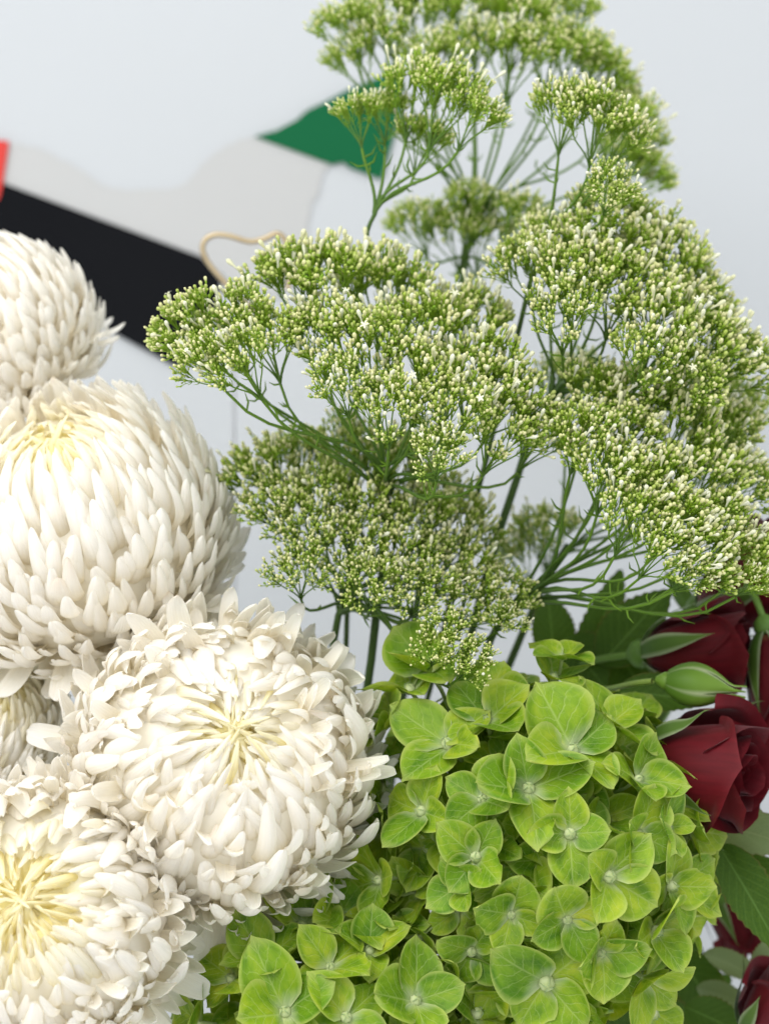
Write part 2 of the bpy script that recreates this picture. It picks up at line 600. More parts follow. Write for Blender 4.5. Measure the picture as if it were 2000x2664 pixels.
def mum_petal_mesh(seed, tier, style):
    """flower radius 1; tip of the petal near polar angle 0; x = outward, z = flower axis"""
    r = random.Random(seed)
    if tier == 0:      # tight yellow centre
        curl = r.uniform(0.25, 0.55)
        W = r.uniform(0.034, 0.048)
        cup = 0.85
        tip_r = r.uniform(0.92, 1.0)
    elif tier == 1:
        curl = r.uniform(0.40, 0.65)
        W = r.uniform(0.050, 0.066)
        cup = 0.8
        tip_r = r.uniform(0.95, 1.02)
    elif tier == 2:
        curl = r.uniform(0.24, 0.48) if style == 'incurve' else r.uniform(0.05, 0.52)
        W = r.uniform(0.056, 0.074) if style == 'incurve' else r.uniform(0.050, 0.074)
        cup = r.uniform(0.40, 0.65) if style == 'incurve' else r.uniform(0.35, 0.95)
        tip_r = r.uniform(0.97, 1.05) if style == 'incurve' else r.uniform(0.92, 1.06)
    else:              # long outer petals, nearly straight
        curl = r.uniform(0.0, 0.25)
        W = r.uniform(0.068, 0.090)
        cup = r.uniform(0.25, 0.45)
        tip_r = r.uniform(1.0, 1.14)
    messy = style != 'incurve' and tier == 2
    twist = r.uniform(-0.5, 0.5) * (1.0 if messy else 0.25)
    side = r.uniform(-0.10, 0.10) * (1.3 if messy else 0.4)
    hook = (r.uniform(-0.12, 0.38) if messy else r.uniform(-0.03, 0.06))

    def pol(rr, th):
        return V((rr * math.sin(th), 0, rr * math.cos(th)))
    # 0 = base near the flower's heart, 1 = tip
    c0 = pol(0.12, 0.25 + curl * 0.4)
    c1 = pol(0.60 * tip_r, 0.10 + curl * 1.25)
    c2 = pol(0.99 * tip_r, curl * 1.05 + 0.02)
    c3 = pol(tip_r * (1.0 - hook * 0.6), -hook * 0.6)
    n, m = 14, 7

    def mid(t):
        t = min(1.0, max(0.0, t))
        e = 1 - t
        return c0 * e ** 3 + c1 * 3 * e * e * t + c2 * 3 * e * t * t + c3 * t ** 3
    notch = r.uniform(0.0, 0.10)
    taper = r.uniform(0.15, 0.45)
    ph = r.uniform(0, 6)
    roll = r.uniform(-0.3, 0.3) if messy else 0.0
    mb = MB()

    def fn(t, u):
        t = 1 - (1 - t) ** 1.7              # finer rows towards the rounded tip
        p = mid(t)
        tg = (mid(t + 0.02) - mid(t - 0.02)).normalized()
        nin = V((-tg.z, 0, tg.x))          # candidate normal in plane
        if nin.dot(-p.normalized() * 0.5 + V((-1, 0, 0))) < 0:
            nin = -nin
        wp = (0.34 + 0.66 * sm(0.12, 0.62, t)) * (1 - taper * sm(0.62, 1.0, t))
        if t > 0.78:
            q = (t - 0.78) / 0.22
            wp *= max(0.0, 1 - q ** 2.2) ** 0.5 * 0.92 + 0.08
        w = W * wp
        cc = cup * (0.75 + 0.45 * sm(0.55, 1.0, t))
        ang = u * (0.35 + cc * 1.15)       # arc across the petal
        R_ = w / max(0.2, math.sin(min(1.45, 0.35 + cc * 1.15)))
        yy = math.sin(ang) * R_
        dd = (1 - math.cos(ang)) * R_
        tw = twist * t * t + roll * t
        off = V((0, 1, 0)) * yy + nin * dd
        off = Matrix.Rotation(tw, 3, tg) @ off
        q = p + off + V((0, side * t * t, 0))
        if t > 0.93:                       # slightly notched tip
            q = q - tg * notch * W * (math.cos(u * 5 + ph) + 1) * 0.45 * sm(0.93, 1, t)
        q = q + nin * (0.006 * math.sin(5 * t + ph + 2.2 * u) * t)
        if tier == 0:
            c = mixc(TAN, YEL, sm(0.1, 0.5, t))
            c = mixc(c, (0.96, 0.93, 0.70), sm(0.6, 1, t))
        elif tier == 1:
            c = mixc((0.96, 0.89, 0.58), (0.96, 0.945, 0.85), sm(0.3, 0.95, t))
        else:
            c = mixc(TAN, CREAM, sm(0.1, 0.45, t))  # petal's own creamy base, warmed further to colour the shade in the crevices
            c = mixc(c, WHITE, sm(0.45, 0.92, t))
        return q, c, (u, t)
    mb.grid(n, m, fn)
    return mb.mesh('petal', M_mum)


PETALS = {}
for style in ('incurve', 'tousled'):
    for tier, k in ((0, 5), (1, 6), (2, 22), (3, 8)):
        PETALS[style, tier] = [mum_petal_mesh(1000 * tier + 10 * i + (500 if style == 'tousled' else 0), tier, style) for i in range(k)]


def chrysanthemum(px, py, y, rpx, axis, style, label, n_pet, seed, eye=1.0, tmax=118):
    r = random.Random(seed)
    R = S(rpx, y)
    c = P(px, py, y)
    root = thing('chrysanthemum', label, 'chrysanthemum', c, 'white chrysanthemums')
    root.rotation_mode = 'QUATERNION'
    q = V((0, 0, 1)).rotation_difference(V(axis).normalized())
    root.rotation_quaternion = q
    root.scale = (R, R, R)
    t_max = math.radians(tmax)
    for i in range(n_pet):
        f = (i + 0.5) / n_pet
        # denser towards the middle
        f = lerp(f, f ** 2.0, 0.72) if style != 'incurve' else lerp(f, f ** 1.7, 0.7)
        th = math.acos(1 - (1 - math.cos(t_max)) * f)
        deg = math.degrees(th)
        phi = i * 2.39996 + r.uniform(-0.12, 0.12)
        if deg < 12 * eye:
            tier = 0
        elif deg < 21 * eye:
            tier = 1
        elif deg < tmax - 16:
            tier = 2
        else:
            tier = 3
        me = r.choice(PETALS[style, tier])
        rad = 0.82 + 0.18 * sm(0, 38, deg)
        jit = 1.0 if style == 'incurve' else 2.0
        rad *= r.uniform(1 - 0.025 * jit, 1 + 0.025 * jit)
        wid = lerp(0.62, 1.0, sm(4, 62, deg)) * r.uniform(0.86, 1.12)
        mat = (Matrix.Rotation(phi, 4, 'Z') @ Matrix.Rotation(th + r.uniform(-0.05, 0.05) * jit, 4, 'Y')
               @ Matrix.Rotation(r.uniform(-0.16, 0.16) * jit, 4, 'Z') @ Matrix.Diagonal((rad, rad * wid, rad, 1)))
        obj('petal', me.copy() if UNIQ else me, root, mat)
    # shorter petals packed between and beneath the counted ones
    mb = MB()
    cache = {}
    n_in = 560 if style == 'incurve' else 640
    for i in range(n_in + 170):
        if i < n_in:
            f = (i + 0.5) / n_in
            th = math.acos(1 - (1 - math.cos(t_max * 0.97)) * f ** 1.05)
            deg = math.degrees(th)
            tier = 0 if deg < 12 * eye else 1 if deg < 21 * eye else 2
        else:                          # tiny petals closing the centre
            th = math.radians(24) * ((i - n_in + 0.5) / 90) ** 0.6 * eye - 0.28
            deg = math.degrees(th)
            tier = 0
            deg = abs(deg)
            if i >= n_in + 90:         # short petals ringing the centre
                th = math.radians(lerp(7, 30, (i - n_in - 90) / 80)) * eye
                deg = math.degrees(th)
                tier = 1
        me = r.choice(PETALS[style, tier])
        if me.name not in cache:
            co = np.zeros(len(me.vertices) * 3, dtype=np.float32)
            me.vertices.foreach_get('co', co)
            ca = np.zeros(len(me.vertices) * 4, dtype=np.float32)
            me.color_attributes['Col'].data.foreach_get('color', ca)
            uv = {}
            for p in me.polygons:
                for li, vi in zip(p.loop_indices, p.vertices):
                    uv[vi] = tuple(me.uv_layers[0].data[li].uv)
            cache[me.name] = (co.reshape(-1, 3), ca.reshape(-1, 4)[:, :3].tolist(), [uv[k] for k in range(len(me.vertices))], [tuple(p.vertices) for p in me.polygons])
        co, ca, uv, fc = cache[me.name]
        rad = (0.82 + 0.18 * sm(0, 38, deg)) * ((r.uniform(0.88, 1.0) if style == 'incurve' else r.uniform(0.84, 1.03)) if i < n_in else r.uniform(0.80, 1.0))
        mat = (Matrix.Rotation(i * 2.39996 + 1.2 + r.uniform(-.3, .3), 4, 'Z') @ Matrix.Rotation(th + r.uniform(-.08, .08), 4, 'Y')
               @ Matrix.Rotation(r.uniform(-0.3, 0.3), 4, 'Z') @ Matrix.Diagonal((rad, rad * (1.0 if i < n_in else 0.8), rad, 1)))
        A = np.array(mat)
        b0 = len(mb.v)
        mb.v += [tuple(x) for x in (co @ A[:3, :3].T + A[:3, 3]).tolist()]
        mb.c += ca
        mb.u += uv
        mb.f += [tuple(b0 + k for k in q_) for q_ in fc]
    o = obj('inner_petals', mb.mesh('inner_petals', M_mum), root)
    o['kind'] = 'stuff'
    # unseen cream core added to bounce light into the petal gaps; then the stem
    mb = MB()
    n_ring = 18
    prof, cols = [(-0.30, 0.0)], [CREAM]
    for k in range(n_ring):
        th = t_max * 0.95 * (1 - k / (n_ring - 1))
        rr = (0.82 + 0.18 * sm(0, 38, math.degrees(th))) * 0.77
        prof.append((rr * math.cos(th), rr * math.sin(th) + (0.0 if k < n_ring - 1 else 0.0)))
        cols.append(mixc(YEL, CREAM, sm(10 * eye, 26 * eye, math.degrees(th))))
    mb.lathe(V((0, 0, 0)), V((0, 0, 1)), prof, 28, cols)
    obj('added_core', mb.mesh('added_core', M_core), root)
    inv = (Matrix.Translation(c) @ q.to_matrix().to_4x4() @ Matrix.Diagonal((R, R, R, 1))).inverted()
    p0 = c - V(axis).normalized() * R * 0.12
    p3 = FOOT + V((r.uniform(-0.05, 0.0), r.uniform(-0.02, 0.03), 0))
    pts = [inv @ p for p in bez(p0, p0 - V(axis).normalized() * 0.05, p3 + V((0, 0, 0.12)), p3, 14)]
    mb = MB()
    mb.tube(pts, [0.0032 / R] * 14, 8, (0.10, 0.17, 0.04))
    obj('stem', mb.mesh('stem', M_stem), root)
    return root


chrysanthemum(-10, 895, 0.11, 295, (-0.42, -0.42, 0.80), 'incurve', 'topmost white chrysanthemum, cut by the left edge beside the black panel', 280, 11)
chrysanthemum(205, 1410, 0.055, 428, (-0.16, -0.55, 0.80), 'incurve', 'large white chrysanthemum with smooth upward overlapping petals, second from the top', 300, 12)
chrysanthemum(572, 2006, 0.0, 458, (0.17, -0.88, 0.36), 'tousled', 'largest tousled white chrysanthemum facing the camera, touching the green hydrangea', 300, 13, eye=0.66)
chrysanthemum(105, 2400, -0.035, 425, (0.0, -0.92, 0.30), 'tousled', 'white chrysanthemum with a wide bright yellow centre in the lower left corner', 300, 14, eye=1.3)
chrysanthemum(-70, 1900, 0.07, 270, (0.38, -0.62, 0.62), 'incurve', 'half hidden white chrysanthemum at the left edge wedged between three bigger ones', 230, 15, eye=1.5)


# ------------------------------------------------------------------ hydrangeas
def sepal_mesh(seed):
    r = random.Random(seed)
    n, m = 13, 9
    wid = r.uniform(0.35, 0.48)
    cupl = r.uniform(-0.10, 0.28)      # lengthwise bend
    cupw = r.uniform(0.1, 0.55)
    fold = r.uniform(0.0, 0.16)
    tip = r.uniform(0.0, 0.03)
    wav = r.uniform(0.0, 0.05)
    ph = r.uniform(0, 6)
    asym = r.uniform(-0.09, 0.09)
    curl_edge = r.choice([0, 0, 0.12, -0.12])
    notch = r.choice([0, 0, 0, 1])
    rnd_e = r.uniform(0.44, 0.62)
    mb = MB()

    def fn(t, u):
        t0 = t
        t = 1 - (1 - t) ** 1.6
        w = wid * (math.sin(PI * min(1.0, t ** 0.80 * 0.985 + 0.012)) ** rnd_e) * (1 + 0.14 * math.sin(2.2 * t))
        if t0 == 0:
            w = 0.07
        if t0 == 1:
            w = wid * 0.10
        au = abs(u)
        x = t * (1.0 - 0.05 * au ** 2) + (tip * (1 - au) if t == 1 else 0)
        yv = u * w + asym * t * t
        z = -cupl * t * t * 0.9 + 0.14 * t + cupw * (u * w) ** 2 * 2.2 + fold * au * w * 0.8
        z += wav * math.sin(5 * t + ph + 3 * u) * au
        z += curl_edge * max(0, au - 0.6) * t * (1 if u > 0 else 0.4)
        if notch and t > 0.55 and t < 0.8 and u > 0.9:
            yv -= 0.07
        return V((x, yv, z)), (1, 1, 1), (u, t)
    mb.grid(n, m, fn)
    return mb.mesh('sepal', M_sepal)


SEPALS = [sepal_mesh(300 + i) for i in range(24)]


def floret_mesh(seed):
    """eye of the floret with its stalk; length of a sepal = 1"""
    r = random.Random(seed)
    mb = MB()
    e = (0.48, 0.56, 0.24)
    e2 = (0.62, 0.68, 0.38)
    k = r.uniform(0.085, 0.12)
    mb.lathe(V((0, 0, -0.03)), V((0, 0, 1)), [(0, 0.03), (0.03, k * 0.8), (k * 0.9, k * 1.05), (k * 1.5, k * 0.86), (k * 1.9, k * 0.45), (k * 1.95, 0)], 16, [e, e2, e2, e2, e, e], 0.09)
    for j in range(4):
        a = j * PI / 2 + 0.4
        d = V((math.cos(a), math.sin(a), 0))
        mb.tube([d * 0.02 + V((0, 0, k * 1.93)), d * k * 0.5 + V((0, 0, k * 1.86)), d * k + V((0, 0, k * 1.2))], [0.008, 0.010, 0.006], 4, (0.36, 0.47, 0.22))
    mb.tube([V((0, 0, 0)), V((0.03, 0, -0.4)), V((0, 0.04, -0.9)), V((0, 0, -1.6))], [0.045, 0.04, 0.04, 0.05], 6, (0.42, 0.5, 0.22), (0.14, 0.26, 0.05))
    return mb.mesh('floret', M_eye)


FLORETS = [floret_mesh(i) for i in range(4)]


def add_floret(root, p_world, normal, size, spin, r, flat=0.0):
    inv = root.matrix_basis.inverted()
    mat = inv @ (Matrix.Translation(p_world) @ frame(normal, spin) @ Matrix.Scale(size, 4))
    fl = obj('floret', r.choice(FLORETS), root, mat)
    ns = 4
    for j in range(ns):
        a = j * 2 * PI / ns + r.uniform(-0.16, 0.16)
        k = r.uniform(0.82, 1.18) * (1.0 if j % 2 else 0.92)
        el = r.choice([r.uniform(-0.05, 0.35), r.uniform(0.2, 0.85)]) - flat
        m = Matrix.Rotation(a, 4, 'Z') @ Matrix.Translation((0.03, 0, 0.01 + (0.025 if j % 2 else 0))) @ Matrix.Rotation(-el, 4, 'Y') @ Matrix.Rotation(r.uniform(-0.28, 0.28), 4, 'X') @ Matrix.Diagonal((k, k * r.uniform(0.86, 1.12), k, 1))
        obj('sepal', r.choice(SEPALS).copy() if UNIQ else r.choice(SEPALS), fl, m)
    return fl


def hydrangea(px, py, y, rpx, label, placed, n_fill, seed):
    r = random.Random(seed)
    c = P(px, py, y)
    R = S(rpx, y)
    root = thing('hydrangea', label, 'hydrangea', c)
    root.matrix_basis = Matrix.Translation(c)
    dirs = []
    for fx, fy, sz, spin, tx, tz in placed:
        # slide along the line of sight onto the dome of the flower head
        y0 = y
        for _ in range(6):
            q = P(fx, fy, y0)
            d2 = (q.x - c.x) ** 2 + (q.z - c.z) ** 2
            y0 = y - math.sqrt(max((0.25 * R) ** 2, R * R - d2))
        q = P(fx, fy, y0)
        nrm = (q - c).normalized()
        dirs.append(nrm)
        nrm = (nrm + V((tx, -0.35, tz + 0.12))).normalized()
        add_floret(root, q, nrm, S(sz * 1.1, y0), spin, r)
    # the rest of the dome, spread evenly, leaving out places already taken
    k = 0
    for i in range(n_fill):
        z = 1 - 2 * (i + 0.5) / n_fill
        a = i * 2.39996
        d = V((math.sqrt(1 - z * z) * math.cos(a), math.sqrt(1 - z * z) * math.sin(a), z))
        if d.y > 0.35:
            continue
        near = max((d.dot(e) for e in dirs), default=-1)
        rad = R * (0.79 if near > 0.955 else 0.92) * r.uniform(0.94, 1.03)
        nrm = (d + V((r.uniform(-.35, .35), r.uniform(-.4, .15), r.uniform(-.25, .4)))).normalized()
        add_floret(root, c + d * rad, nrm, S(r.uniform(98, 130), y), r.uniform(0, 6.28), r)
    # branching stalks inside the head
    for i in range(22):
        d = V((r.gauss(0, 1), r.gauss(-0.5, 1), r.gauss(0.3, 1))).normalized()
        mb = MB()
        mb.tube(bez(V((0, 0, -R * 0.5)), V((0, 0, -R * 0.1)), d * R * 0.4, d * R * 0.8, 7), [0.0016] * 7, 5, (0.16, 0.27, 0.05))
        obj('branch', mb.mesh('branch', M_stem), root)
    mb = MB()
    p0 = V((0, 0, -R * 0.45))
    p3 = FOOT - c + V((0.01, 0, 0))
    mb.tube(bez(p0, p0 + V((0, 0.02, -0.04)), p3 + V((0, 0, 0.08)), p3, 10), [0.004] * 10, 8, (0.10, 0.17, 0.04))
    obj('stem', mb.mesh('stem', M_stem), root)
    return root


H1 = [(1121, 1753, 128, 0.3, -0.3, 0.5), (1071, 1802, 120, 0.2, -0.3, 0.55), (1272, 1805, 105, 0.9, 0, 0.4), (1437, 1772, 108, 0.2, 0.1, 0.3),
      (1461, 1716, 95, 0.8, 0.1, 0.3), (1020, 1884, 110, 1.2, -0.5, 0.1), (1266, 1880, 128, 0.45, 0, 0.35), (1172, 1942, 150, 0.62, -0.1, 0.1),
      (1489, 1955, 155, 0.75, 0.1, 0.1), (1374, 2055, 165, 0.25, 0.05, 0.0), (1256, 2082, 125, 0.72, -0.05, 0.0), (1100, 2113, 120, 0.6, -0.2, 0.0),
      (1656, 2030, 115, 0.3, 0.4, 0.1), (1580, 1890, 120, 1.0, 0.3, 0.2), (1658, 2171, 115, 0.1, 0.3, 0.0), (1579, 2281, 135, 1.4, 0.2, 0.0), (1480, 2170, 125, 0.2, 0, -0.2),
      (1240, 2230, 120, 0.75, 0, -0.2), (1474, 2392, 125, 0.5, 0, 0.0), (1421, 2553, 165, 0.9, 0, 0.15), (1561, 2478, 125, 0.35, 0.1, 0.0),
      (1690, 2630, 120, 0.6, 0.2, 0.0), (1672, 2545, 120, 0.15, 0.25, 0.0), (1735, 2155, 90, 0.7, 0.5, 0.1), (1738, 2305, 120, 0.8, 0.4, -0.2), (1700, 2420, 125, 1.0, 0.4, -0.1),
      (1205, 2300, 95, 0.2, -0.1, -0.2), (990, 2290, 130, 0.85, -0.4, 0.0), (1330, 2380, 110, 1.1, 0, 0)]
hydrangea(1380, 2230, 0.03, 460, 'big lime green hydrangea head in front of the red roses', H1, 210, 21)
H2 = [(787, 2417, 150, 0.9, -0.1, 0.6), (744, 2637, 165, 0.35, 0, 0.1), (1077, 2607, 150, 0.45, 0.1, 0.1), (1155, 2475, 118, 0.2, 0.2, 0.3), (606, 2552, 105, 0.5, -0.4, 0.2),
      (960, 2480, 120, 0.2, 0, 0.4), (900, 2650, 120, 0.8, 0, 0), (1230, 2640, 130, 0.4, 0.3, 0.1), (520, 2660, 110, 0.3, -0.5, 0), (905, 2400, 150, 0.55, 0.1, 0.5), (1010, 2420, 125, 0.1, 0, 0.4), (690, 2500, 120, 0.2, -0.2, 0.3), (860, 2520, 120, 0.7, 0, 0.2)]
hydrangea(880, 2775, 0.015, 430, 'lower lime green hydrangea head under the white chrysanthemum, cut by the bottom edge', H2, 150, 22)


# ------------------------------------------------------------------ white sprays
def kmeans(pts, k, r, it=7):
    cs = [pts[i] for i in r.sample(range(len(pts)), min(k, len(pts)))]
    cs = np.array(cs)
    for _ in range(it):
        d = ((pts[:, None, :] - cs[None]) ** 2).sum(-1)
        lab = d.argmin(1)
        for j in range(len(cs)):
            if (lab == j).any():
                cs[j] = pts[lab == j].mean(0)
    return lab, cs


G_HI = (0.27, 0.44, 0.02)
G_MID = (0.145, 0.27, 0.02)
G_LOW = (0.05, 0.11, 0.03)


def umbel_meshes(seed, n, bloom, budk):
    """one umbel: node at the origin, dome 0.048 m above, radius 0.025"""
    r = random.Random(seed)
    R, H = 0.0255, 0.048
    lo = [r.uniform(0, 6) for _ in range(3)]
    pts = []
    for i in range(n):
        a = i * 2.39996
        q = R * math.sqrt((i + 0.5) / n)
        q *= 1 + 0.16 * math.sin(3 * a + lo[0]) + 0.10 * math.sin(5 * a + lo[1])
        x, y = q * math.cos(a) + r.gauss(0, 0.0011), q * math.sin(a) + r.gauss(0, 0.0011)
        z = H - 0.42 * (q * q) / R + r.gauss(0, 0.0018)
        pts.append((x, y, z))
    pts = np.array(pts)
    tw, bd, tb = MB(), MB(), MB()

    def bract(p, d, L):
        s = d.orthogonal().normalized()
        s = Matrix.Rotation(r.uniform(0, 6.28), 3, d) @ s
        e = (d * 0.6 + s).normalized()
        tw.tube([p, p + e * L * 0.5 + d * L * 0.12, p + e * L * 0.8 + d * L * 0.55], [0.00032, 0.00030, 0.0001], 3, G_MID, G_HI)
    lab, cs = kmeans(pts, 7, r)
    for g in range(len(cs)):           # tufts stand apart and at different heights
        m_ = lab == g
        pts[m_] = cs[g] + (pts[m_] - cs[g]) * 0.90
        dz = r.gauss(0, 0.0025)
        pts[m_, 2] += dz
        cs[g][2] += dz
    for g in range(len(cs)):
        sub = pts[lab == g]
        if len(sub) == 0:
            continue
        c = V(cs[g])
        n1 = V((c.x * 0.60, c.y * 0.60, c.z * r.uniform(0.45, 0.60)))
        tw.tube(bez(V((0, 0, 0)), V((c.x * .12, c.y * .12, H * 0.2)), n1 * 0.75, n1, 6), [0.00062, 0.0006, 0.00055, 0.0005, 0.0005, 0.0005], 5, mixc(G_LOW, G_MID, 0.3), G_MID)
        for _ in range(3):
            bract(n1, n1.normalized(), r.uniform(0.003, 0.007))
        k2 = max(1, round(len(sub) / 7))
        lab2, cs2 = kmeans(sub, k2, r)
        for h in range(len(cs2)):
            s2 = sub[lab2 == h]
            if len(s2) == 0:
                continue
            m2 = np.array(cs2[h])
            s2 = m2 + (s2 - m2) * 0.80
            s2[:, 2] += np.array([r.gauss(0, 0.0022) for _ in range(len(s2))])
            c2 = V(cs2[h])
            out = (c2 - n1).normalized()
            n2 = c2 - out * r.uniform(0.011, 0.016)
            if (n2 - n1).dot(out) < 0.003:
                n2 = n1 + out * 0.004
            tw.tube(bez(n1, n1 + (c - V((0, 0, 0))).normalized() * 0.004, n2 - out * 0.004, n2, 5), [0.00042, 0.0004, 0.00037, 0.00035, 0.00034], 4, G_MID, mixc(G_MID, G_HI, 0.6))
            for _ in range(2):
                bract(n2, out, r.uniform(0.0025, 0.005))
            for e in s2:
                e = V(e)
                d = ((e - n2).normalized() * 0.7 + out * 0.35 + V((r.gauss(0, .12), r.gauss(0, .12), .25))).normalized()
                mid = n2 + (e - n2) * 0.55 + out * 0.0006
                tw.tube([n2, mid, e - d * 0.0012], [0.00034, 0.0003, 0.00034], 3, mixc(G_MID, G_HI, 0.5), G_HI)
                # side buds, still green
                for _ in range(r.choice([1, 2, 2, 3])):
                    t = r.uniform(0.45, 0.8)
                    q = n2 + (e - n2) * t
                    sd = (d + V((r.gauss(0, 1), r.gauss(0, 1), r.gauss(0, .5))).normalized() * 0.9).normalized()
                    L = r.uniform(0.0012, 0.0026)
                    tw.tube([q, q + sd * L], [0.00025, 0.0003], 3, G_HI, G_HI)
                    rr = r.uniform(0.00060, 0.00095)
                    cg = mixc((0.24, 0.42, 0.03), (0.50, 0.56, 0.14), r.random())
                    bd.lathe(q + sd * L, sd, [(0, rr * .5), (rr * 1.0, rr), (rr * 2.0, rr * .8), (rr * 2.6, 0)], 6, [G_HI, cg, cg, cg])
                kind = r.random()
                rr = r.choice([r.uniform(0.0006, 0.0009), r.uniform(0.00085, 0.00118)]) * budk
                cal = (0.30, 0.46, 0.04)
                tw.lathe(e - d * 0.0014, d, [(0, 0.0003), (0.0008, rr * 0.62), (0.0018, rr * 0.55)], 6, [G_HI, cal, cal])
                if kind < bloom:
                    # white tubular flower, club-shaped, some of them open
                    L = r.uniform(0.0055, 0.0090)
                    d2 = (d + V((r.gauss(0, .22), r.gauss(0, .22), r.gauss(0, .1)))).normalized()
                    wc = mixc((0.78, 0.77, 0.48), (0.85, 0.85, 0.70), r.random())
                    r2 = max(rr, 0.0010) * r.uniform(1.0, 1.3)
                    tb.lathe(e, d2, [(0, r2 * .35), (L * .45, r2 * .45), (L * .72, r2 * 0.95), (L * .9, r2 * 1.0), (L * 1.03, r2 * .6), (L * 1.08, 0)], 6, [(0.66, 0.68, 0.46), wc, wc, wc, wc, wc])
                    if r.random() < 0.06:
                        x = d2.orthogonal().normalized()
                        y = d2.cross(x)
                        for j in range(5):
                            a = j * 2 * PI / 5
                            s = x * math.cos(a) + y * math.sin(a)
                            s2_ = x * -math.sin(a) + y * math.cos(a)
                            o = e + d2 * L * 1.0
                            i0 = tb.vert(o + s2_ * r2 * .35, wc)
                            i1 = tb.vert(o - s2_ * r2 * .35, wc)
                            i2 = tb.vert(o + s * r2 * 1.5 - s2_ * r2 * .5 + d2 * r2 * .6, wc)
                            i3 = tb.vert(o + s * r2 * 1.5 + s2_ * r2 * .5 + d2 * r2 * .6, wc)
                            i4 = tb.vert(o + s * r2 * 2.4 + d2 * r2 * .3, wc)
                            tb.f.append((i0, i1, i2, i3))
                            tb.f.append((i3, i2, i4))
                else:
                    cc = mixc((0.42, 0.54, 0.08), (0.78, 0.76, 0.40), min(1, r.random() * 1.5))
                    ce = mixc(cc, (0.42, 0.54, 0.10), 0.55)
                    L = rr * r.uniform(2.3, 3.5)
                    bd.lathe(e, d, [(0, rr * .5), (L * .3, rr * .82), (L * .62, rr), (L * .88, rr * .68), (L, 0)], 7, [ce, cc, cc, cc, cc])
    return tw.mesh('umbel', M_twig), bd.mesh('flower_buds', M_bud), tb.mesh('tubular_flowers', M_bud)


UMB = [umbel_meshes(40 + i, 165, 0.12, 1.08) for i in range(8)]
UMB_TIGHT = [umbel_meshes(60 + i, 165, 0.06, 1.0) for i in range(4)]
UMB_WISP = [umbel_meshes(80 + i, 150, 0.06, 0.82) for i in range(4)]


def spray(label, fork, umbels, seed, lib, face=0.22, foot=None, thick=0.0019):
    """umbels = [(px, py, y, radius px[, tilt x])] tops of the umbels; fork = (px, py, y)"""
    r = random.Random(seed)
    f = P(*fork)
    ft = foot if foot is not None else FOOT + V((r.uniform(-0.045, -0.015), r.uniform(0.03, 0.06), 0))
    root = thing('flower_spray', label, 'flower spray', ft, 'white flower sprays')
    root.matrix_basis = Matrix.Translation(ft)
    tot = V((0, 0, 0))
    tops = []
    for u in umbels:
        p = P(u[0], u[1], u[2])
        tops.append(p)
        tot += p
    cen = tot / len(umbels)
    # main stem runs from the foot through the fork and a little towards the middle of the head
    end = f + (cen - f) * 0.22
    dn = ((f - ft).normalized() * 0.6 + (cen - f).normalized() * 0.4)
    stem = bez(ft, ft + (f - ft) * 0.35, f - dn * 0.05, f, 14)
    up = bez(f, f + (cen - f) * 0.15, f + (cen - f) * 0.3, end, 8)
    mb = MB()
    path = [p - ft + V((r.gauss(0, 0.0007), r.gauss(0, 0.0007), 0)) * (1 if i % 3 == 0 else 0.3) for i, p in enumerate(stem + up[1:])]
    k = len(path)
    mb.tube(path, [lerp(thick, thick * 0.42, max(0, (i - 10) / (k - 11))) for i in range(k)], 8, (0.045, 0.075, 0.022), mixc(G_LOW, G_MID, 0.3))
    obj('stem', mb.mesh('stem', M_twig), root)
    for u, top in zip(umbels, tops):
        s = S(u[3], u[2]) / 0.0255
        out = (top - f).normalized()
        tx = u[4] if len(u) > 4 else 0.0
        ax = (out * 0.55 + V((tx, -face, 0.55)) + V((r.uniform(-.1, .1), r.uniform(-.1, .1), r.uniform(-.1, .1)))).normalized()
        node = top - ax * 0.046 * s
        # where the branch leaves the stem
        dist = (top - f).length
        st = up[int(r.uniform(0, 5))] if dist > 0.05 else up[0]
        L = (node - st).length
        pts = bez(st, st + (cen - f).normalized() * L * 0.25 + out * L * 0.15, node - ax * L * 0.38, node, 9)
        mb = MB()
        pts_l = [p - ft for p in pts]
        mb.tube(pts_l, [lerp(0.00085, 0.0006, i / 8) for i in range(9)], 6, mixc(G_LOW, G_MID, 0.35), mixc(G_LOW, G_MID, 0.8))
        for _ in range(4):
            i = r.choice([5, 6, 7, 8])
            d = (pts_l[min(8, i + 1)] - pts_l[i - 1]).normalized()
            e = (Matrix.Rotation(r.uniform(0, 6.28), 3, d) @ d.orthogonal()).normalized()
            q = pts_l[i]
            Lb = r.uniform(0.004, 0.010)
            mb.tube([q, q + e * Lb * .5 + d * Lb * .1, q + e * Lb * .85 + d * Lb * .5], [0.0005, 0.0005, 0.0001], 3, G_MID, G_MID)
        obj('branch', mb.mesh('branch', M_twig), root)
        tw, bd, tb = r.choice(lib)
        mat = Matrix.Translation(node - ft) @ frame(ax, r.uniform(0, 6.28)) @ Matrix.Diagonal((s, s, s * r.uniform(0.92, 1.08), 1))
        um = obj('umbel', tw, root, mat)
        o = obj('flower_buds', bd, um)
        o['kind'] = 'stuff'
        o = obj('tubular_flowers', tb, um)
        o['kind'] = 'stuff'
    return root


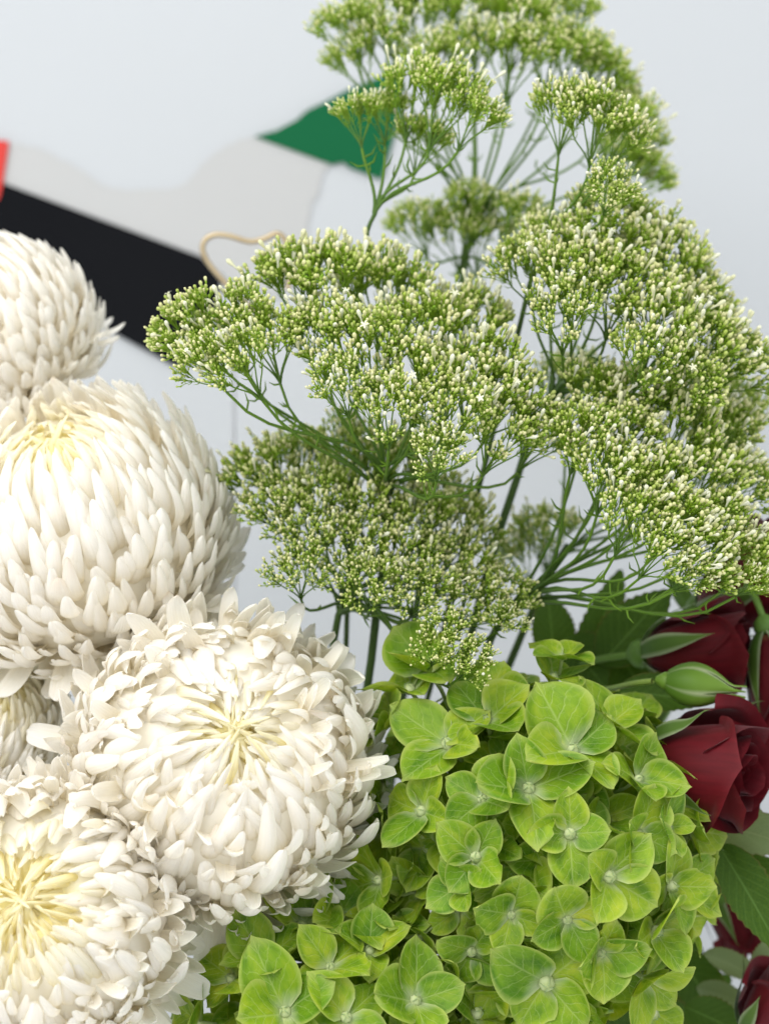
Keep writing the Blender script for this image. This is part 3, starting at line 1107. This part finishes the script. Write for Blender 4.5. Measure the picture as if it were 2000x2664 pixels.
spray('sharp white budded spray in front of the black panel, widest of the sprays', (1010, 1330, 0.06),
      [(425, 800, 0.0, 115, -0.35), (500, 905, -0.02, 85, -0.3), (560, 775, 0.0, 125, -0.1), (590, 905, -0.025, 105, -0.2), (735, 652, 0.03, 135), (690, 800, 0.0, 120), (860, 645, 0.03, 140), (1000, 660, 0.045, 140),
       (830, 800, 0.0, 125), (960, 840, -0.01, 130), (1110, 770, 0.02, 140), (1240, 760, 0.05, 130), (880, 950, -0.03, 95), (1090, 930, -0.015, 130), (1240, 900, 0.0, 130),
       (1020, 1030, -0.035, 105), (1180, 1040, -0.03, 120), (1330, 970, 0.0, 120), (1330, 1080, -0.01, 115), (1440, 1080, 0.01, 110), (1140, 1150, -0.045, 85)], 31, UMB)
spray('darker green tight-budded spray hanging below the others, above the white chrysanthemums', (880, 1600, 0.075),
      [(640, 1180, 0.05, 115, -0.3), (760, 1140, 0.07, 120), (900, 1130, 0.075, 120), (1040, 1160, 0.075, 120), (1150, 1240, 0.07, 120), (690, 1270, 0.03, 110, -0.2), (820, 1250, 0.04, 120), (960, 1260, 0.04, 120),
       (1090, 1310, 0.04, 120), (1220, 1330, 0.06, 110), (800, 1350, 0.02, 105), (930, 1390, 0.02, 115), (1070, 1420, 0.02, 115), (1210, 1440, 0.035, 110), (770, 1450, 0.005, 95), (960, 1500, 0.0, 95),
       (1110, 1520, 0.005, 105), (1250, 1540, 0.015, 105), (1340, 1510, 0.03, 90), (1330, 1590, 0.01, 60), (1150, 1660, -0.02, 88), (1235, 1700, -0.025, 75)], 32, UMB_TIGHT, face=0.45)
spray('white budded spray reaching the right edge, upper of the two on the right', (1400, 1080, 0.09),
      [(1365, 620, 0.03, 115), (1470, 560, 0.05, 130), (1590, 480, 0.06, 120), (1600, 560, 0.03, 135), (1490, 670, 0.01, 125), (1720, 560, 0.06, 125), (1620, 680, 0.01, 135), (1750, 660, 0.04, 130),
       (1460, 780, -0.01, 105), (1860, 730, 0.05, 125, 0.2), (1740, 790, 0.01, 130), (1870, 840, 0.02, 130, 0.2), (1700, 880, -0.01, 110), (1960, 900, 0.03, 110, 0.2), (1830, 930, 0.0, 115)], 33, UMB)
spray('dense white budded spray bulging at the right edge above the red roses', (1310, 1600, 0.07),
      [(1560, 960, 0.02, 115), (1680, 960, 0.02, 125), (1520, 1070, -0.01, 110), (1650, 1080, 0.0, 125), (1790, 1050, 0.02, 125), (1900, 1060, 0.05, 115), (1590, 1180, -0.02, 115), (1730, 1190, -0.01, 125),
       (1870, 1180, 0.01, 125, .2), (1980, 1210, 0.03, 110, .2), (1670, 1290, -0.03, 115), (1810, 1300, -0.02, 125, .2), (1930, 1320, 0.0, 120, .3), (1760, 1400, -0.035, 100, .2), (1880, 1420, -0.025, 115, .3), (1990, 1420, 0.0, 100, .3),
       (1835, 1485, -0.03, 62, .4), (1985, 1500, -0.02, 55, .4)], 34, UMB, face=0.25)
spray('small upright white spray in front of the green panel', (955, 600, 0.06),
      [(920, 250, 0.05, 75, -0.2), (1000, 240, 0.06, 75), (1085, 170, 0.05, 110), (1180, 190, 0.04, 120), (1270, 240, 0.03, 95, .2), (1120, 300, 0.06, 90)], 35, UMB_WISP, face=0.1, thick=0.0012)
spray('short white spray with open tubular flowers standing above the right side', (1405, 660, 0.06),
      [(1470, 240, 0.03, 95), (1560, 250, 0.02, 110), (1640, 300, 0.03, 85, .2), (1600, 450, 0.0, 80)], 36, UMB, face=0.2, thick=0.0012)
spray('blurred white spray at the very top, farthest from the camera', (1210, 680, 0.17),
      [(880, 5, 0.13, 95, -.2), (980, -25, 0.15, 110), (990, 55, 0.13, 90), (1110, -15, 0.15, 115), (1240, -35, 0.17, 120), (1220, 55, 0.14, 110), (1360, -15, 0.15, 120), (1440, 55, 0.13, 115), (1340, 85, 0.13, 105),
       (1540, 65, 0.14, 110, .2), (1590, 145, 0.15, 100, .2), (1680, 300, 0.15, 100, .3), (1730, 400, 0.15, 90, .3), (1640, 380, 0.16, 95, .3), (1480, -35, 0.17, 110), (1060, 530, 0.15, 85), (1170, 540, 0.16, 100), (1280, 560, 0.16, 90), (1390, 530, 0.14, 100), (1230, 480, 0.15, 80), (900, 110, 0.13, 85, -.2), (1120, 100, 0.13, 100), (1640, 230, 0.16, 100, .3)], 37, UMB_WISP, face=0.1)
spray('shaded spray behind the right side, half hidden by the dense one', (1420, 1500, 0.13),
      [(1500, 920, 0.11, 110), (1840, 960, 0.10, 110), (1930, 1000, 0.09, 110), (1420, 1320, 0.12, 100), (1330, 1400, 0.13, 80), (1700, 1230, 0.1, 110), (1900, 1150, 0.1, 110)], 38, UMB_TIGHT, face=0.2)


# ------------------------------------------------------------------ roses
def rose_petal_mesh(i, n, seed):
    r = random.Random(seed * 100 + i)
    f = i / (n - 1)                    # 0 = outermost, 1 = innermost
    rho = lerp(0.50, 0.10, f ** 0.9)
    half = lerp(1.25, 1.9, f)
    H = lerp(1.0, 0.98, f) * r.uniform(0.95, 1.05)
    flare = lerp(0.13, 0.0, min(1, f * 1.7)) * r.uniform(0.5, 1.3)
    point = r.uniform(0.02, 0.10) * (1 - f)
    ph = r.uniform(0, 6)
    phi = i * 2.39996
    red = mixc((0.112, 0.003, 0.008), (0.085, 0.0015, 0.006), f)
    edge = (0.15, 0.010, 0.015)
    mb = MB()

    def fn(t, u):
        au = abs(u)
        w = half * (0.30 + 0.70 * sm(0.0, 0.5, t)) * (1 - 0.08 * sm(0.75, 1.0, t))
        a = phi + u * w
        tt = t * (1 - 0.24 * au ** 3.6 * sm(0.4, 1, t)) + point * sm(0.8, 1, t) * max(0, 1 - au * 1.5) ** 2
        prof = (max(0.0, tt) ** 0.42) * (1.22 - 0.38 * tt)
        rr = rho * prof * (1 - 0.10 * sm(0.6, 1, t) * f)
        rr += 0.045 * u * (1 - f * 0.5) * sm(0.1, 0.5, t)
        lip = sm(0.76, 1.0, t)
        rr += flare * lip * lip * (0.35 + 0.65 * sm(0.1, 0.9, au) + 0.25 * math.sin(2.2 * u + ph))
        z = H * tt - flare * 0.55 * lip * lip * (0.3 + au)
        rr += 0.016 * math.sin(3.1 * u + 4 * t + ph) * sm(0.3, 1, t) + 0.008 * math.sin(7.3 * u + 1.7 * ph + 3 * t) * sm(0.5, 1, t)
        c = mixc(red, edge, 0.5 * sm(0.94, 1.0, max(t, au)))
        c = mixc((0.30, 0.16, 0.05), c, sm(0.0, 0.10, t)) if f < 0.4 else c
        return V((rr * math.cos(a), rr * math.sin(a), z)), c, (u, t)
    mb.grid(20, 19, fn)
    return mb.mesh('petal', M_rose)


ROSE_VAR = [[rose_petal_mesh(i, 15, s) for i in range(15)] for s in (1, 2)]


def rose_sepal_mesh(seed, hug):
    r = random.Random(seed)
    mb = MB()
    L = r.uniform(0.75, 0.95)
    lift = r.uniform(0.0, 0.5)

    def fn(t, u):
        w = 0.125 * (math.sin(PI * min(1, 0.25 + t * 0.77)) ** 1.3) * (1 - 0.5 * t)
        z = L * t
        prof = 0.53 * (max(0.02, min(1, z)) ** 0.42) * (1.22 - 0.38 * min(1, z)) + 0.018
        x = prof + lift * sm(0.45, 1, t) ** 2 * 0.35
        a = u * w / max(0.12, prof)
        g = mixc((0.06, 0.13, 0.018), (0.12, 0.21, 0.03), t)
        c = mixc(g, (0.45, 0.50, 0.32), sm(0.75, 1, abs(u)) * 0.7)
        return V((x * math.cos(a), x * math.sin(a), z)), c, (u, t)
    mb.grid(12, 5, fn)
    return mb.mesh('sepal', M_twig)


RSEP = [rose_sepal_mesh(s, True) for s in range(5)]


def leaflet_mesh(seed):
    """length 1 along x, normal z, toothed edge"""
    r = random.Random(seed)
    mb = MB()
    bend = r.uniform(0.04, 0.22)
    fold = r.uniform(0.10, 0.35)
    ph = r.uniform(0, 6)
    n = 27

    def fn(t, u):
        w = 0.30 * (math.sin(PI * min(1, t ** 0.82)) ** 0.75) * (1 - 0.18 * t) + 0.006
        i = int(round(t * (n - 1)))
        au = abs(u)
        tooth = 1.0 + (0.055 if i % 2 else -0.03) * (1 if au > 0.99 else 0)
        y = u * w * tooth
        x = t + (0.010 if (i % 2 and au > 0.99) else 0)
        z = fold * au * w + bend * (0.25 - (t - 0.5) ** 2) - 0.12 * bend + 0.012 * math.sin(7 * t + ph + 3 * u)
        return V((x, y, z)), (1, 1, 1), (u, t)
    mb.grid(n, 7, fn)
    return mb.mesh('leaf', M_rleaf)


LEAVES = [leaflet_mesh(s) for s in range(4)]


def put_leaf(root, base, tip, wpx, y, y2, r, roll=0.0, under=False):
    a, b = P(base[0], base[1], y), P(tip[0], tip[1], y2)
    x = (b - a)
    L = x.length
    x.normalize()
    nz = V((0, -1, 0.25)) * (-1 if under else 1)
    nz = (nz - x * nz.dot(x)).normalized()
    nz = Matrix.Rotation(roll, 3, x) @ nz
    yv = nz.cross(x)
    m = Matrix(((x.x, yv.x, nz.x, a.x), (x.y, yv.y, nz.y, a.y), (x.z, yv.z, nz.z, a.z), (0, 0, 0, 1)))
    k = S(wpx, y) / 0.56
    o = obj('leaf', r.choice(LEAVES), root, root.matrix_basis.inverted() @ m @ Matrix.Diagonal((L, k, L * 0.8, 1)))
    return o


def rose(base, y, axis, length_px, label, leaves, seed, var=0, width=1.0, stem_to=None, roll=None):
    r = random.Random(seed)
    b = P(base[0], base[1], y)
    L = S(length_px, y)
    root = thing('red_rose', label, 'rose', b, 'red spray roses')
    root.matrix_basis = Matrix.Translation(b)
    fr = frame(axis, r.uniform(0, 6.28) if roll is None else roll) @ Matrix.Diagonal((L * width, L * width, L, 1))
    for me in ROSE_VAR[var]:
        obj('petal', me, root, fr)
    for j in range(5):
        obj('sepal', RSEP[j], root, fr @ Matrix.Rotation(j * 2 * PI / 5 + 0.5, 4, 'Z'))
    mb = MB()
    g = (0.10, 0.20, 0.03)
    mb.lathe(V((0, 0, -0.16)), V((0, 0, 1)), [(0, 0.05), (0.05, 0.12), (0.12, 0.15), (0.18, 0.13), (0.2, 0)], 12, [g] * 5)
    obj('calyx', mb.mesh('calyx', M_stem), root, fr)
    ax = V(axis).normalized()
    p0 = -ax * L * 0.14
    p3 = (P(*stem_to) if stem_to else FOOT) - b
    ft = FOOT - b + V((0.03, 0.02, 0))
    mb = MB()
    pts = bez(p0, p0 - ax * 0.03, p3 + V((0, 0, 0.02)), p3, 9)
    if stem_to:
        pts += bez(p3, p3 - V((0, 0, 0.03)), ft + V((0, 0, 0.08)), ft, 9)[1:]
    mb.tube(pts, [0.0016 + 0.0008 * i / len(pts) for i in range(len(pts))], 7, (0.13, 0.24, 0.04), (0.08, 0.15, 0.03))
    obj('stem', mb.mesh('stem', M_stem), root)
    for lf in leaves:
        put_leaf(root, lf[0], lf[1], lf[2], lf[3], lf[4], r, lf[5] if len(lf) > 5 else 0, lf[6] if len(lf) > 6 else False)
    return root


rose((1676, 1985), 0.035, (0.86, -0.50, -0.06), 300, 'dark red rose with a green sepal, lying beside the hydrangea',
     [((1745, 2110), (2110, 2215), 135, 0.06, 0.03, 0.5, True), ((1868, 2195), (2040, 2490), 130, 0.045, 0.03, -0.1), ((1900, 2215), (2110, 2370), 90, 0.06, 0.05, 0.2), ((1700, 2050), (1600, 1830), 120, 0.11, 0.12, 0.4),
      ((1760, 2200), (1890, 2350), 120, 0.10, 0.12, 0.2), ((1700, 2150), (1860, 2290), 120, 0.12, 0.13, 0)],
     51, 0, 1.22, (1560, 2300, 0.12))
rose((1675, 1700), 0.085, (0.92, -0.32, 0.12), 278, 'dark red rose partly behind the pale green sepal above the green bud',
     [((1490, 1790), (1618, 1480), 115, 0.11, 0.13, 0.3), ((1560, 1730), (1742, 1535), 150, 0.10, 0.10, -0.2), ((1440, 1720), (1425, 1540), 120, 0.12, 0.13, 0.3), ((1470, 1660), (1575, 1790), 150, 0.11, 0.10, 0.2),
      ((1600, 1690), (1700, 1830), 150, 0.115, 0.11, 0.3), ((1620, 1700), (1700, 1760), 110, 0.12, 0.12, 0), ((1480, 1850), (1640, 1960), 150, 0.13, 0.13, 0), ((1560, 1800), (1720, 1960), 160, 0.14, 0.13, 0.2)],
     52, 1, 0.95, (1480, 1850, 0.13))
rose((1835, 1585), 0.12, (0.72, -0.50, 0.42), 330, 'dark red rose under the spray tips in the upper corner of the rose group', [((1800, 1600), (1730, 1490), 70, 0.14, 0.14, 0.6)], 53, 0, 1.0, (1600, 1800, 0.15))
rose((1995, 1640), 0.07, (0.28, -0.1, -0.95), 260, 'dark red rose hanging head down, cut by the right edge', [], 54, 1, 0.9, (1850, 1600, 0.14))
rose((1850, 2270), 0.14, (0.55, -0.1, -0.8), 230, 'shadowed dark red rose behind the long leaf, lower right', [((1830, 2480), (2000, 2560), 75, 0.10, 0.09, 0.7, True), ((1810, 2570), (1960, 2620), 70, 0.10, 0.09, 0.4, True)], 55, 0, 0.95, (1700, 2350, 0.15))
rose((1950, 2690), 0.06, (0.50, -0.3, 0.75), 190, 'dark red rose with green sepals in the bottom right corner', [((1990, 2560), (2010, 2430), 90, 0.07, 0.07, 0.2, True), ((1780, 2620), (1960, 2700), 120, 0.09, 0.08, 0.3), ((1760, 2480), (1880, 2660), 130, 0.12, 0.11, 0), ((1780, 2640), (1900, 2540), 120, 0.13, 0.13, 0.2), ((1700, 2560), (1850, 2600), 120, 0.14, 0.14, 0), ((1420, 2740), (1720, 2500), 230, 0.125, 0.13, 0), ((1560, 2760), (1800, 2620), 190, 0.12, 0.13, 0.2), ((1500, 2640), (1790, 2400), 200, 0.14, 0.14, 0), ((1650, 2420), (1830, 2480), 120, 0.14, 0.14, 0)], 56, 1, 1.2, (1750, 2760, 0.1))



# closed green rosebud on its own stalk
def rosebud():
    b = P(1735, 1772, 0.03)
    L = S(168, 0.03)
    root = thing('green_rosebud', 'closed green rosebud on a pale stalk pointing right between two red roses', 'rosebud', b, None)
    root.matrix_basis = Matrix.Translation(b)
    fr = frame((0.96, -0.2, -0.14), 0.4) @ Matrix.Scale(L, 4)

    def prof(z):
        return 0.40 * (math.sin(PI * min(1, (z * 0.80 + 0.12))) ** 0.9) * (1 - 0.30 * z)
    mb = MB()
    mb.lathe(V((0, 0, 0)), V((0, 0, 1)), [(0.02, 0.05), (0.15, prof(.15) * .93), (0.35, prof(.35) * .95), (0.6, prof(.6) * .93), (0.85, prof(.85) * .85), (0.98, 0)], 16, [(0.12, 0.22, 0.03)] * 6)
    obj('bud_core', mb.mesh('bud_core', M_stem), root, fr)
    for j in range(5):
        mb = MB()
        r = random.Random(j)
        dv = r.uniform(-0.10, 0.12)

        def fn(t, u):
            z = t * 1.22
            pr = prof(min(1, z)) + 0.012
            w = 0.82 * (1 - 0.5 * t) if t < 0.78 else 0.5 * (1 - t) / 0.22 + 0.10
            a = u * w
            x = pr + (t - 0.78) * dv if t > 0.78 else pr
            x -= 0.02 * abs(u)
            g = mixc((0.09, 0.19, 0.018), (0.16, 0.28, 0.03), sm(0, 0.7, t))
            c = mixc(g, (0.50, 0.54, 0.34), 0.75 * sm(0.72, 1, abs(u)))
            return V((x * math.cos(a), x * math.sin(a), z)), c, (u, t)
        mb.grid(14, 7, fn)
        obj('sepal', mb.mesh('sepal', M_twig), root, fr @ Matrix.Rotation(j * 2 * PI / 5, 4, 'Z'))
    mb = MB()
    g = (0.14, 0.25, 0.03)
    mb.lathe(V((0, 0, -0.16)), V((0, 0, 1)), [(-0.02, 0.045), (0.04, 0.09), (0.10, 0.135), (0.17, 0.15), (0.22, 0.10)], 14, [g] * 5)
    obj('calyx', mb.mesh('calyx', M_stem), root, fr)
    p0 = P(1697, 1772, 0.035) - b
    p1 = P(1560, 1795, 0.07) - b
    p2 = P(1480, 1830, 0.11) - b
    ft = FOOT - b + V((0.02, 0.02, 0))
    pts = bez(p0, p0 + V((-0.01, 0.003, -0.001)), p1 + V((0.006, 0, 0)), p1, 6) + bez(p1, p1 + (p2 - p1) * 0.4, p2 * 0.98, p2, 5)[1:] + bez(p2, p2 + V((-0.01, 0.01, -0.03)), ft + V((0, 0, 0.06)), ft, 7)[1:]
    mb = MB()
    mb.tube(pts, [0.0013] * 8 + [0.0018] * (len(pts) - 8), 8, (0.24, 0.34, 0.07), (0.10, 0.18, 0.04))
    obj('stem', mb.mesh('stem', M_stem), root)
    r = random.Random(5)
    put_leaf(root, (1600, 1800), (1850, 1825), 110, 0.075, 0.06, r, -0.2)


rosebud()
